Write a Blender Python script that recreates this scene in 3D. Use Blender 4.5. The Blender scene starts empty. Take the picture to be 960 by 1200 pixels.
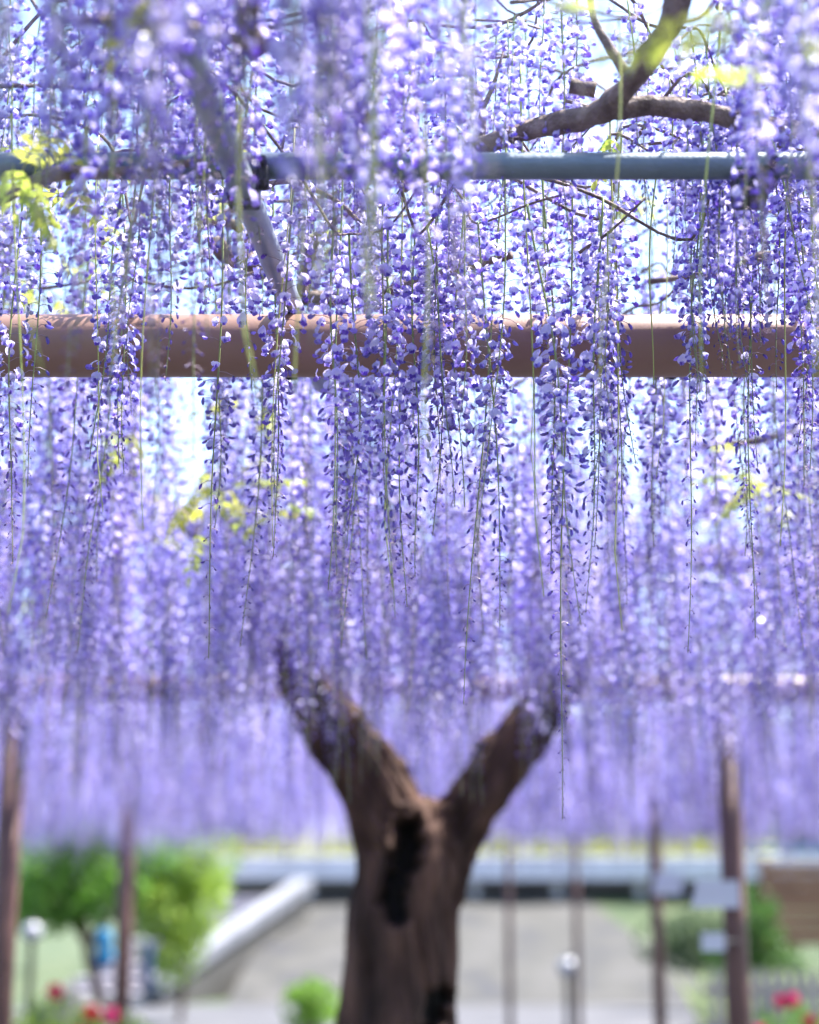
import bpy, math, random
import numpy as np
from mathutils import Vector, Matrix, Quaternion, noise

R = math.radians
rnd = random.Random(11)
C = bpy.context.scene.collection
SC = bpy.context.scene

# ------------------------------------------------------------------ camera
CAM = Vector((0, 0, 1.5)); PITCH = R(12.7); FPX = 2000.0
cd = bpy.data.cameras.new('camera'); cam = bpy.data.objects.new('camera', cd); C.objects.link(cam)
cam.location = CAM; cam.rotation_euler = (R(90) + PITCH, 0, 0)
cd.sensor_fit = 'HORIZONTAL'; cd.sensor_width = 24.0; cd.lens = 50.0
cd.clip_start = 0.05; cd.clip_end = 3000
cd.dof.use_dof = True; cd.dof.focus_distance = 2.98; cd.dof.aperture_fstop = 1.35
SC.camera = cam

# ------------------------------------------------------------------ sky, sun, exposure
SUN = Vector((0.42, 0.14, 0.90)).normalized()          # towards the sun
elev = math.asin(SUN.z); azim = math.atan2(SUN.x, SUN.y)
w = bpy.data.worlds.new('World'); SC.world = w; w.use_nodes = True
nt = w.node_tree; bg = nt.nodes['Background']
sky = nt.nodes.new('ShaderNodeTexSky'); sky.sky_type = 'NISHITA'; sky.sun_disc = False
sky.sun_elevation = elev; sky.sun_rotation = azim
sky.air_density = 1.0; sky.dust_density = 2.0; sky.ozone_density = 2.0
nt.links.new(sky.outputs[0], bg.inputs[0]); bg.inputs[1].default_value = 0.135
sl = bpy.data.lights.new('sun', 'SUN'); sl.energy = 5.0; sl.angle = R(0.5); sl.color = (1, .96, .9)
so = bpy.data.objects.new('sun', sl); C.objects.link(so)
so.rotation_euler = SUN.to_track_quat('Z', 'Y').to_euler(); so.location = (6, 3, 12)
SC.view_settings.view_transform = 'Standard'; SC.view_settings.look = 'None'
SC.view_settings.gamma = 1.0; SC.view_settings.exposure = 2.12
cy = SC.cycles
cy.use_denoising = True; cy.max_bounces = 10; cy.diffuse_bounces = 6; cy.transmission_bounces = 8
cy.transparent_max_bounces = 8; cy.sample_clamp_indirect = 8.0; cy.caustics_reflective = False; cy.caustics_refractive = False

# ------------------------------------------------------------------ pixel helpers (photo pixels, 960 x 1200)
cp, sp = math.cos(PITCH), math.sin(PITCH)
def ray(u, v):
    x = (u - 480) / FPX; y = (600 - v) / FPX
    return Vector((x, cp - y * sp, sp + y * cp))
def at_y(u, v, Y):
    d = ray(u, v); return CAM + d * (Y / d.y)
def at_z(u, v, Z):
    d = ray(u, v); return CAM + d * ((Z - CAM.z) / d.z)

# ------------------------------------------------------------------ object helpers
def tag(o, label=None, cat=None, group=None, kind=None):
    if label: o['label'] = label
    if cat: o['category'] = cat
    if group: o['group'] = group
    if kind: o['kind'] = kind
    return o
def empty(name, loc=(0, 0, 0), rz=0):
    o = bpy.data.objects.new(name, None); C.objects.link(o)
    o.location = loc; o.rotation_euler = (0, 0, rz); o.empty_display_size = 0.1
    return o
def link(name, me, parent=None, loc=(0, 0, 0)):
    o = bpy.data.objects.new(name, me); C.objects.link(o); o.location = loc
    if parent: o.parent = parent
    return o

class MB:
    """collects vertices, faces, a colour per vertex and a material slot per face; builds ONE mesh"""
    def __init__(s): s.v = []; s.f = []; s.c = []; s.m = []
    def add(s, vs, fs, col=(1, 1, 1), mi=0):
        b = len(s.v); s.v += [tuple(p) for p in vs]
        s.f += [tuple(b + i for i in f) for f in fs]
        if isinstance(col, list): s.c += col
        else: s.c += [col] * len(vs)
        s.m += [mi] * len(fs)
    def merge(s, o, M, colmul=(1, 1, 1), mi=None):
        b = len(s.v); s.v += [tuple(M @ Vector(p)) for p in o.v]
        s.f += [tuple(b + i for i in f) for f in o.f]
        s.c += [tuple(a * k for a, k in zip(c, colmul)) for c in o.c]
        s.m += o.m if mi is None else [mi] * len(o.f)
    def box(s, c, d, rz=0, col=(1, 1, 1), mi=0, bev=0.0):
        hx, hy, hz = d[0] / 2, d[1] / 2, d[2] / 2
        ca, sa = math.cos(rz), math.sin(rz)
        def P(x, y, z): return (c[0] + x * ca - y * sa, c[1] + x * sa + y * ca, c[2] + z)
        if bev <= 0:
            vs = [P(x, y, z) for z in (-hz, hz) for x, y in ((-hx, -hy), (hx, -hy), (hx, hy), (-hx, hy))]
            fs = [(3, 2, 1, 0), (4, 5, 6, 7), (0, 1, 5, 4), (1, 2, 6, 5), (2, 3, 7, 6), (3, 0, 4, 7)]
        else:
            b = bev
            def ring(x, y, z): return [P(-x + b, -y, z), P(x - b, -y, z), P(x, -y + b, z), P(x, y - b, z), P(x - b, y, z), P(-x + b, y, z), P(-x, y - b, z), P(-x, -y + b, z)]
            vs = ring(hx - b, hy - b, -hz) + ring(hx, hy, -hz + b) + ring(hx, hy, hz - b) + ring(hx - b, hy - b, hz)
            fs = [tuple(range(7, -1, -1)), tuple(range(24, 32))]
            for k in range(3):
                for i in range(8):
                    j = (i + 1) % 8; fs.append((k * 8 + i, k * 8 + j, k * 8 + 8 + j, k * 8 + 8 + i))
        s.add(vs, fs, col, mi)
    def tube(s, pts, rad, n=8, col=(1, 1, 1), mi=0, rough=0.0, cap=True, seed=0):
        pts = [Vector(p) for p in pts]; N = len(pts)
        if not hasattr(rad, '__len__'): rad = [rad] * N
        vs = []; t = (pts[1] - pts[0]).normalized()
        u = t.orthogonal().normalized()
        for i in range(N):
            tt = (pts[min(i + 1, N - 1)] - pts[max(i - 1, 0)]).normalized()
            u = (u - tt * u.dot(tt)).normalized(); w_ = tt.cross(u)
            for k in range(n):
                a = 2 * math.pi * k / n; r = rad[i]
                if rough: r *= 1 + rough * noise.noise(Vector((math.cos(a) * 1.3 + seed, math.sin(a) * 1.3, i * .45)))
                vs.append(pts[i] + (u * math.cos(a) + w_ * math.sin(a)) * r)
        fs = []
        for i in range(N - 1):
            for k in range(n):
                j = (k + 1) % n; fs.append((i * n + k, i * n + j, i * n + n + j, i * n + n + k))
        if cap: fs += [tuple(range(n - 1, -1, -1)), tuple(range((N - 1) * n, N * n))]
        s.add(vs, fs, col, mi)
    def lathe(s, prof, n=16, c=(0, 0, 0), col=(1, 1, 1), mi=0):
        vs = []; fs = []
        for r, z in prof:
            for k in range(n):
                a = 2 * math.pi * k / n; vs.append((c[0] + r * math.cos(a), c[1] + r * math.sin(a), c[2] + z))
        for i in range(len(prof) - 1):
            for k in range(n):
                j = (k + 1) % n; fs.append((i * n + k, i * n + j, i * n + n + j, i * n + n + k))
        fs += [tuple(range(n - 1, -1, -1)), tuple(range((len(prof) - 1) * n, len(prof) * n))]
        s.add(vs, fs, col, mi)
    def mesh(s, name, mats, smooth=False):
        me = bpy.data.meshes.new(name); me.from_pydata(s.v, [], s.f)
        for m in (mats if isinstance(mats, (list, tuple)) else [mats]): me.materials.append(m)
        me.polygons.foreach_set('material_index', s.m)
        if smooth: me.polygons.foreach_set('use_smooth', [True] * len(me.polygons))
        a = me.color_attributes.new('col', 'FLOAT_COLOR', 'POINT')
        arr = np.ones((len(s.v), 4), dtype=np.float32); arr[:, :3] = np.array(s.c, dtype=np.float32).reshape(-1, 3)
        a.data.foreach_set('color', arr.ravel())
        me.update(); return me
    def build(s, name, mats, parent=None, smooth=False, loc=(0, 0, 0)):
        return link(name, s.mesh(name, mats, smooth), parent, loc)

def spline(ctrl, k=6):
    """Catmull-Rom through (x,y,z,r) control points"""
    P = [Vector(c) for c in ctrl]; P = [P[0] * 2 - P[1]] + P + [P[-1] * 2 - P[-2]]
    out = []
    for i in range(1, len(P) - 2):
        a, b, c, d = P[i - 1:i + 3]
        for j in range(k):
            t = j / k
            out.append(.5 * (2 * b + (c - a) * t + (2 * a - 5 * b + 4 * c - d) * t * t + (3 * b - a - 3 * c + d) * t ** 3))
    out.append(P[-2]); return out

# ------------------------------------------------------------------ materials
def mat(name):
    m = bpy.data.materials.new(name); m.use_nodes = True
    return m, m.node_tree.nodes, m.node_tree.links, m.node_tree.nodes['Principled BSDF']
def noisy(name, c1, c2, scale=5.0, rough=.7, bump=.0, detail=6, metal=0.0, stretch=(1, 1, 1), c3=None, bscale=None, spec=.4):
    m, N, L, p = mat(name)
    tc = N.new('ShaderNodeTexCoord'); mp = N.new('ShaderNodeMapping'); mp.inputs['Scale'].default_value = stretch
    L.new(tc.outputs['Object'], mp.inputs[0])
    nz = N.new('ShaderNodeTexNoise'); nz.inputs['Scale'].default_value = scale; nz.inputs['Detail'].default_value = detail
    L.new(mp.outputs[0], nz.inputs['Vector'])
    cr = N.new('ShaderNodeValToRGB'); cr.color_ramp.elements[0].position = .32; cr.color_ramp.elements[1].position = .68
    cr.color_ramp.elements[0].color = (*c1, 1); cr.color_ramp.elements[1].color = (*c2, 1)
    if c3:
        e = cr.color_ramp.elements.new(.5); e.color = (*c3, 1)
    L.new(nz.outputs[0], cr.inputs[0]); L.new(cr.outputs[0], p.inputs['Base Color'])
    p.inputs['Roughness'].default_value = rough; p.inputs['Metallic'].default_value = metal
    p.inputs['Specular IOR Level'].default_value = spec
    if bump:
        n2 = N.new('ShaderNodeTexNoise'); n2.inputs['Scale'].default_value = bscale or scale * 4; n2.inputs['Detail'].default_value = 8
        L.new(mp.outputs[0], n2.inputs['Vector'])
        b = N.new('ShaderNodeBump'); b.inputs['Strength'].default_value = bump; b.inputs['Distance'].default_value = .02
        L.new(n2.outputs[0], b.inputs['Height']); L.new(b.outputs[0], p.inputs['Normal'])
    return m
def leafy(name, trans=.45, hue=.03, val=.35, gloss=.35, tint=(1, 1, 1), rough=.5):
    """thin tissue: colour from the vertex attribute, varied per object, lets light through"""
    m, N, L, p = mat(name)
    at = N.new('ShaderNodeAttribute'); at.attribute_name = 'col'
    oi = N.new('ShaderNodeObjectInfo')
    hs = N.new('ShaderNodeHueSaturation')
    a = N.new('ShaderNodeMapRange'); a.inputs[3].default_value = .5 - hue; a.inputs[4].default_value = .5 + hue
    b = N.new('ShaderNodeMapRange'); b.inputs[3].default_value = 1 - val * .5; b.inputs[4].default_value = 1 + val * .5
    L.new(oi.outputs['Random'], a.inputs[0])
    mu = N.new('ShaderNodeMath'); mu.operation = 'MULTIPLY'; mu.inputs[1].default_value = 7.31
    fr = N.new('ShaderNodeMath'); fr.operation = 'FRACT'
    L.new(oi.outputs['Random'], mu.inputs[0]); L.new(mu.outputs[0], fr.inputs[0]); L.new(fr.outputs[0], b.inputs[0])
    L.new(at.outputs['Color'], hs.inputs['Color']); L.new(a.outputs[0], hs.inputs['Hue']); L.new(b.outputs[0], hs.inputs['Value'])
    L.new(hs.outputs[0], p.inputs['Base Color'])
    p.inputs['Roughness'].default_value = rough; p.inputs['Specular IOR Level'].default_value = gloss
    tr = N.new('ShaderNodeBsdfTranslucent'); mx = N.new('ShaderNodeMixShader'); mx.inputs[0].default_value = trans
    tm = N.new('ShaderNodeMixRGB'); tm.blend_type = 'MULTIPLY'; tm.inputs[0].default_value = 1; tm.inputs[2].default_value = (*tint, 1)
    L.new(hs.outputs[0], tm.inputs[1]); L.new(tm.outputs[0], tr.inputs[0])
    L.new(p.outputs[0], mx.inputs[1]); L.new(tr.outputs[0], mx.inputs[2])
    L.new(mx.outputs[0], N['Material Output'].inputs['Surface'])
    return m

M_petal = leafy('petal', .5, .012, .25, .6, (1, 1, 1), .33)
M_stem = leafy('stem', .15, .015, .3, .4)
M_leaf = leafy('young_leaf', .5, .02, .3, .45, (1, 1, .8), .4)
M_foliage = leafy('foliage', .45, .02, .3, .4, (1, 1, .7), .5)
M_bloom = leafy('pink_bloom', .35, .01, .2, .3)
M_bark = noisy('vine_bark', (.020, .011, .008), (.13, .072, .050), 9, .85, .9, 8, stretch=(1, 1, .35), c3=(.062, .034, .025), spec=.25)
M_twig = noisy('twig_bark', (.09, .065, .055), (.26, .20, .17), 30, .8, .6, 6, stretch=(1, 1, 1), spec=.3)
M_beam = noisy('brown_paint', (.21, .118, .090), (.26, .152, .118), 6, .40, .04, 5, c3=(.235, .135, .104), bscale=220, spec=.5)
M_post = noisy('weathered_brown_paint', (.085, .042, .036), (.12, .062, .052), 7, .5, .15, 5, bscale=90)
M_galv = noisy('galvanised_steel', (.085, .12, .15), (.14, .18, .215), 14, .42, .1, 6, metal=.35, bscale=150)
M_rafter = noisy('pale_galvanised_steel', (.20, .235, .29), (.29, .33, .39), 14, .42, .1, 6, metal=.2, bscale=150)
M_clamp = noisy('dark_clamp', (.015, .016, .02), (.05, .05, .055), 30, .5, .2, 4, metal=.5)
M_conc = noisy('pale_concrete', (.50, .49, .54), (.62, .60, .65), 3, .85, .3, 8)
M_stone = noisy('stone_step', (.24, .22, .24), (.36, .33, .36), 5, .85, .3, 8)
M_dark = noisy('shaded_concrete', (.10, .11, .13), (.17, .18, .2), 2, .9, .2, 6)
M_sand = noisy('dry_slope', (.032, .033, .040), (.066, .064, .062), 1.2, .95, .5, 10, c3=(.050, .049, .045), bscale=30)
M_grass = noisy('lawn', (.03, .05, .022), (.07, .085, .04), 1.0, .95, .5, 10, c3=(.045, .065, .028), bscale=40)
M_pave = noisy('pale_paving', (.045, .045, .050), (.075, .074, .082), 1.6, .85, .25, 10, bscale=25)
M_rock = noisy('garden_rock', (.06, .062, .06), (.15, .15, .145), 4, .9, .7, 8)
M_wood = noisy('orange_wood', (.17, .085, .045), (.27, .14, .075), 6, .7, .3, 6, stretch=(.3, 1, 6))
M_greywood = noisy('grey_wood', (.20, .17, .18), (.34, .29, .30), 6, .8, .3, 6, stretch=(4, 4, .5))
M_white = noisy('white_enamel', (.48, .50, .58), (.56, .58, .64), 3, .35, .02, 3)
M_blue = noisy('blue_cloth', (.006, .12, .26), (.012, .18, .34), 8, .7, .3, 4)
M_navy = noisy('navy_cloth', (.012, .03, .10), (.02, .05, .15), 8, .8, .3, 4)
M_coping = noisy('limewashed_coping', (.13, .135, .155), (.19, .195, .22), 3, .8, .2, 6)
M_globe = noisy('milk_glass', (.26, .27, .30), (.32, .33, .36), 3, .25, .0, 3)

# ------------------------------------------------------------------ ground
def sheet(name, pts, z, m):
    b = MB(); b.add([(x, y, z) for x, y in pts], [tuple(range(len(pts)))]); o = b.build(name, m); o['kind'] = 'structure'; return o
sheet('ground', [(-400, -100), (400, -100), (400, 900), (-400, 900)], 0, M_grass)
sheet('path', [(-9, -3), (9, -3), (9, 21.5), (14, 25.2), (-3.2, 25.2), (-9, 22)], .004, M_pave)

# ------------------------------------------------------------------ wisteria florets
def mixc(a, b, t): return tuple(x + (y - x) * t for x, y in zip(a, b))
PALE = (.67, .63, .95); MID = (.48, .42, .91); DEEP = (.17, .085, .56); DARK = (.08, .05, .20); WHITE = (.90, .89, .95); GREEN = (.30, .40, .10); STEMG = (.27, .36, .10)

def bean(b, P0, d, up, L, r, bend, rings, sides, c0, c1, mi=0):
    """a curved pod from P0 along d, bending towards up"""
    vs = []; cols = []
    d = d.normalized(); side = d.cross(up).normalized(); up = side.cross(d)
    for i in range(rings + 1):
        t = i / rings; a = bend * t
        c = P0 + d * (L * (math.sin(a) / bend)) + up * (L * ((1 - math.cos(a)) / bend))
        dd = d * math.cos(a) + up * math.sin(a); uu = up * math.cos(a) - d * math.sin(a)
        rr = r * max(.12, math.sin(math.pi * (.10 + .86 * t)) ** .7) * (.8 + .35 * t)
        for k in range(sides):
            q = 2 * math.pi * k / sides
            vs.append(c + (side * math.cos(q) * .8 + uu * math.sin(q)) * rr); cols.append(mixc(c0, c1, min(1, t * 1.4)))
    fs = [(i * sides + k, i * sides + (k + 1) % sides, i * sides + sides + (k + 1) % sides, i * sides + sides + k) for i in range(rings) for k in range(sides)]
    fs += [tuple(range(sides - 1, -1, -1)), tuple(range(rings * sides, rings * sides + sides))]
    b.add(vs, fs, cols, mi)

def open_floret(rg, lod=0):
    """pea flower: reflexed rounded banner, two wings, keel, calyx; +x points outwards, z is up"""
    b = MB(); nu, nw = (5, 5) if lod == 0 else (2, 2)
    tone = rg.random(); ctop = mixc(PALE, WHITE, .25 * tone) if tone > .45 else mixc(MID, PALE, .4 + tone)
    wd = .0098 * rg.uniform(.85, 1.15); ht = .0185 * rg.uniform(.9, 1.1); fold = rg.uniform(.1, .6); lean = rg.uniform(-.35, .35)
    vs = []; cols = []
    for j in range(nw + 1):
        t = j / nw; hw = wd * (.32 + .68 * math.sin(math.pi * min(1, .18 + .70 * t))) * (1 if t < .99 else .62)
        for i in range(nu + 1):
            s = i / nu * 2 - 1
            x = .0035 + .004 * math.sin(t * 2.2) - (.010 + .004 * lean) * t * t + .006 * fold * abs(s) ** 1.5 * (1 - .5 * t)
            z = ht * t * (1 - .12 * abs(s) ** 2) + .0012 * math.sin(5 * s + 7 * tone)
            vs.append((x, s * hw, z))
            blot = max(0, 1 - abs(s) * 2.0) * max(0, 1 - abs(t - .22) * 4.0)
            cols.append(mixc(mixc(ctop, MID, .35 * (1 - t)), (.86, .88, .72), blot * .8))
    n = nu + 1
    b.add(vs, [(j * n + i, j * n + i + 1, j * n + n + i + 1, j * n + n + i) for j in range(nw) for i in range(nu)], cols)
    cw = mixc(DEEP, MID, rg.uniform(.0, .55)); spread = rg.uniform(.15, .5)
    for s in (-1, 1):
        vs = [(.002, s * .001, .001), (.007, s * (.002 + .006 * spread), .0045), (.0135, s * (.0022 + .007 * spread), .0025), (.0145, s * (.002 + .004 * spread), -.0020), (.009, s * (.0035 + .004 * spread), -.0045), (.004, s * .002, -.003)]
        b.add(vs, [(0, 1, 5), (1, 4, 5), (1, 2, 4), (2, 3, 4)], [mixc(cw, PALE, .25)] + [cw] * 5)
    bean(b, Vector((.002, 0, -.0015)), Vector((1, 0, -.25)), Vector((0, 0, 1)), .0135, .0032, 1.1, 4 if lod == 0 else 2, 6 if lod == 0 else 4, mixc(MID, PALE, .3), mixc(DEEP, MID, .1))
    bean(b, Vector((-.002, 0, .0002)), Vector((1, 0, .1)), Vector((0, 0, 1)), .0055, .0028, .2, 2, 5 if lod == 0 else 3, mixc(GREEN, DEEP, .55), DEEP)
    return b
def bud_floret(rg, s, lod=0):
    b = MB(); q = rg.random()
    c1 = mixc(DEEP, MID, .15 + .55 * q) if s > .55 else mixc(DARK, DEEP, s * 1.2)
    bean(b, Vector((-.001, 0, 0)), Vector((1, 0, -.9)), Vector((.35, 0, -1)) if q < .5 else Vector((.6, 0, 1)), .0155 * s, .0036 * s ** .7, .8, 4 if lod == 0 else 2, 6 if lod == 0 else 4, mixc(DARK, DEEP, .7), c1)
    bean(b, Vector((-.0015, 0, 0)), Vector((1, 0, -.6)), Vector((0, 0, 1)), .0048 * s ** .6, .0030 * s ** .6, .3, 2, 5 if lod == 0 else 3, mixc(GREEN, DARK, .75), DARK)
    return b
rg = random.Random(5)
OPEN = [[open_floret(rg, l) for _ in range(8)] for l in (0, 1)]
BUDS = [[bud_floret(rg, s, l) for s in (.16, .24, .34, .46, .6, .75, .9, 1.05)] for l in (0, 1)]
BUDS2 = [[bud_floret(rg, s, l) for s in (.16, .24, .34, .46, .6, .75, .9, 1.05)] for l in (0, 1)]

def plan_raceme(L, seed, n, spent=.0, openness=.5, bow=.02):
    """positions of the florets along one raceme: (t, point on stem, pedicel end, yaw, tilt, what)"""
    g = random.Random(seed); ax, ay, ph = g.uniform(-bow, bow), g.uniform(-bow, bow), g.uniform(0, 6)
    def stem(t): return Vector((ax * math.sin(t * 3.0) + .004 * math.sin(9 * t + ph), ay * math.sin(t * 2.6 + .2) + .004 * math.sin(8 * t + ph * 2), -L * t))
    out = []; t0 = .07
    for i in range(n):
        k = i / (n - 1); t = t0 + (1 - t0) * (k ** .93) ; a = i * 2.39996 + g.uniform(-.5, .5)
        t = min(.998, t + g.uniform(-.006, .006))
        pl = .030 * (1 - .80 * max(0, (t - .30) / .70) ** .9) * g.uniform(.6, 1.35)
        rise = g.uniform(-.15, .45) if t < openness else g.uniform(-.5, .15)
        p = stem(t); e = p + Vector((math.cos(a), math.sin(a), rise)).normalized() * pl
        if t < spent and g.random() < .82: what = None
        elif t < openness + g.uniform(-.07, .07): what = ('o', g.randrange(8), g.uniform(.68, 1.04))
        else:
            f = max(0, min(1, (1 - t) / (1 - openness)))
            what = ('b', int(min(7.99, max(0, 8 * f ** .85 * g.uniform(.8, 1.15)))), g.uniform(.85, 1.05), g.random() < .5)
        if what and t > .6 and g.random() < .12: continue
        out.append((t, p, e, a + g.uniform(-.5, .5), g.uniform(-.5, .35), what, g.uniform(.8, 1.15)))
    return stem, out
def floret_matrix(e, a, tilt, s): return Matrix.Translation(e) @ Matrix.Rotation(a, 4, 'Z') @ Matrix.Rotation(-tilt, 4, 'Y') @ Matrix.Diagonal((s, s, s, 1))
def pick(what, lod): return OPEN[lod][what[1]] if what[0] == 'o' else (BUDS if what[3] else BUDS2)[lod][what[1]]
def stem_geo(b, stem, plan, L, n, lod, mi=0):
    pts = [stem(i / n) for i in range(n + 1)]
    b.tube(pts, [.0021 * (1 - .62 * i / n) for i in range(n + 1)], 6 if lod == 0 else 3, [mixc(STEMG, (.22, .24, .12), (i // (6 if lod == 0 else 3)) / n) for i in range((n + 1) * (6 if lod == 0 else 3))], mi)
    for t, p, e, a, tl, what, sh in plan:
        if lod and what and what[0] == 'b' and what[1] < 4: continue
        m_ = (p + e) / 2 + Vector((0, 0, .003 if lod == 0 else 0))
        b.tube([p, m_, e] if lod == 0 else [p, e], [.0008, .0007, .0006] if lod == 0 else [.0009, .0007], 3, mixc((.36, .36, .20), (.30, .18, .34), .5 + .4 * t), mi, cap=False)
def make_raceme(L, seed, n, lod, **kw):
    stem, plan = plan_raceme(L, seed, n, **kw)
    fl = MB(); st = MB(); stem_geo(st, stem, plan, L, 24 if lod == 0 else 8, lod)
    for t, p, e, a, tl, what, sh in plan:
        if what: fl.merge(pick(what, lod), floret_matrix(e, a, tl, what[2]), (sh, sh, sh ** .7))
    return fl, st

# near prototypes: flower mesh + stem mesh; far prototypes: one light mesh with two materials
NEAR = []
for i, (L, n, spent, op) in enumerate([(.50, 71, 0, .66), (.62, 87, 0, .54), (.70, 97, 0, .62), (.78, 110, .0, .44), (.86, 117, .06, .50), (.94, 125, .0, .42), (1.02, 130, .12, .44), (.66, 89, .16, .50), (.56, 79, 0, .74), (.90, 110, .3, .50)]):
    fl, st = make_raceme(L, 100 + i, n, 0, spent=spent, openness=op)
    NEAR.append((L, fl.mesh('florets', M_petal), st.mesh('raceme', M_stem, True)))
FAR = []
for i, (L, n, op) in enumerate([(.42, 56, .80), (.50, 66, .75), (.74, 74, .70), (.66, 81, .68), (.74, 89, .62), (.82, 94, .60)]):
    fl, st = make_raceme(L, 200 + i, n, 1, spent=0, openness=op)
    for k in range(len(st.m)): st.m[k] = 1
    b = MB(); b.merge(fl, Matrix.Identity(4)); b.merge(st, Matrix.Identity(4))
    FAR.append((L, b.mesh('raceme', [M_petal, M_stem])))

# ------------------------------------------------------------------ trellis of pipes
trellis = empty('pipe_trellis', (0, 3, 0))
tag(trellis, 'brown steel pipe trellis with grey cross pipes carrying the wisteria', 'trellis')
T0 = Vector((0, 3, 0))
def part(b, name, m, parent, base, smooth=True):
    for i, p in enumerate(b.v): b.v[i] = tuple(Vector(p) - base)
    return b.build(name, m, parent, smooth)
BZ = 2.49; BR = .058
def pipe(name, a, c, r, m, n=28, seg=2):
    b = MB(); a, c = Vector(a), Vector(c)
    b.tube([a + (c - a) * (i / seg) for i in range(seg + 1)], r, n); o = part(b, name, m, trellis, T0)
    return o
for Y in (3.0, 8.3, 13.6, 18.9): pipe('beam', (-9, Y, BZ), (9, Y, BZ), BR, M_beam, 40)
RX = [-.225 + .785 * k for k in range(-8, 10)]
for k, x in enumerate(RX):                                # laid by hand, none quite square to the beam
    sl_ = {8: .07, 9: .03}.get(k, .02 * math.sin(k * 2.3)); yc = 2.386; ye = 3.5 if k in (6, 7, 8) else 19.4
    x = {8: -.263, 9: .525}.get(k, x)
    if k == 9: continue
    pipe('rafter', (x + sl_ * (1.0 - yc), 1.0, BZ + BR + .0215), (x + sl_ * (ye - yc), ye, BZ + BR + .0215), .0213, M_rafter, 20)
RX[8], RX[9] = -.257, .528
PY = [1.58, 2.48, 3.38] + [6.1 + 1.8 * k for k in range(0, 8)]
for y in PY: pipe('purlin', (-8.5, y, BZ + BR + .0645), (8.5, y, BZ + BR + .0645), .0213, M_galv, 20)
def clamp(x, y):
    z = BZ + BR + .043; b = MB()
    b.lathe([(.027, -.024), (.0285, -.02), (.0285, .02), (.027, .024)], 14)
    vs = [(x + q[2], y + q[1] * .98, z - .0215 + q[0]) for q in b.v]; b.v = [(v_[0], v_[1], v_[2]) for v_ in vs]
    b.box((x, y - .0, z), (.05, .05, .012), bev=.003)
    b.box((x + .030, y - .015, z - .004), (.02, .02, .04), bev=.004)
    b.tube([(x + .032, y - .03, z - .02), (x + .032, y - .055, z - .02)], .006, 6)
    b.tube([(x + .032, y - .03, z + .012), (x + .032, y - .05, z + .012)], .006, 6)
    part(b, 'clamp', M_clamp, trellis, T0, False)
for x in (RX[7], RX[8], RX[9], RX[10]):
    for y in PY[:3]: clamp(x, y)
posts = [(1.54, 8.3, .057), (-1.915, 8.3, .057), (-2.21, 13.6, .064), (1.92, 13.6, .047), (1.07, 18.9, .034), (1.80, 18.9, .034), (-5.3, 8.3, .057), (5.0, 8.3, .057), (-6, 13.6, .057), (5.8, 13.6, .057), (5.2, 18.9, .05)]
for x, y, r in posts:
    b = MB(); b.tube([(x, y, -.3), (x, y, 1.2), (x, y, BZ - BR + .01)], r, 28); o = part(b, 'post', M_post, trellis, T0)
    b = MB(); b.lathe([(r + .001, 0), (r * 1.75, 0), (r * 1.75, .012), (r + .001, .02)], 20, (x, y, .004)); part(b, 'base_plate', M_post, o, T0)

# ------------------------------------------------------------------ the wisteria tree
TY = 6.4
def tp(u, v, r, Y=TY): p = at_y(u, v, Y); return (p.x, p.y, p.z, r)
tree = empty('wisteria_tree', (-.05, TY, 0))
TB = Vector((-.05, TY, 0))
tag(tree, 'old wisteria tree with hollow forked trunk and lavender racemes spreading over the trellis', 'tree')
tb = MB()
def gnarl(ctrl, n=28, k=8, rough=.18, seed=0, lobes=0):
    q = spline(ctrl, k); return [Vector(p[:3]) for p in q], [p[3] for p in q]
base = at_y(462, 1200, TY)
trunkc = [(base.x - .05, TY, -.25, .40), (base.x - .04, TY, .05, .34), (base.x - .02, TY, .35, .25), (base.x, TY, .75, .215), tp(463, 1200, .205), tp(467, 1130, .203), tp(473, 1060, .198), tp(480, 1005, .192), tp(476, 975, .17), tp(466, 955, .14)]
P_, R_ = gnarl(trunkc); tb.tube(P_, R_, 40)
limbL = [tp(466, 1000, .155), tp(448, 940, .135), tp(418, 885, .122), tp(382, 838, .108), tp(345, 775, .086, 6.35), tp(322, 715, .078, 6.3), tp(290, 655, .07, 6.2), tp(240, 610, .06, 6.0)]
P_, R_ = gnarl(limbL); tb.tube(P_, R_, 24)
limbR = [tp(503, 1045, .13), tp(524, 990, .112), tp(560, 938, .106), tp(596, 888, .098), tp(630, 840, .088), tp(660, 798, .08, 6.45), tp(688, 748, .072, 6.5), tp(718, 690, .065, 6.6), tp(755, 650, .055, 6.8)]
P_, R_ = gnarl(limbR); tb.tube(P_, R_, 24)
tb.v = [tuple(Vector(p) - TB) for p in tb.v]
tmp = tb.build('trunk_rough', M_bark)
rm = tmp.modifiers.new('r', 'REMESH'); rm.mode = 'VOXEL'; rm.voxel_size = .0105
sm = tmp.modifiers.new('s', 'SMOOTH'); sm.iterations = 22; sm.factor = .5
dg = bpy.context.evaluated_depsgraph_get()
me = bpy.data.meshes.new_from_object(tmp.evaluated_get(dg)); me.name = 'trunk'
bpy.data.objects.remove(tmp)
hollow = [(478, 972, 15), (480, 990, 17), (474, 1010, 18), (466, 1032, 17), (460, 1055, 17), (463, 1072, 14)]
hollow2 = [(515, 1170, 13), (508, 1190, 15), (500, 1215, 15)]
me.calc_loop_triangles() if hasattr(me, 'calc_loop_triangles') else None
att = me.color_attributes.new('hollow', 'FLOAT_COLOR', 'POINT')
nv = len(me.vertices); nrm = [v.normal.copy() for v in me.vertices]; hc = np.zeros((nv, 4), np.float32)
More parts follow.
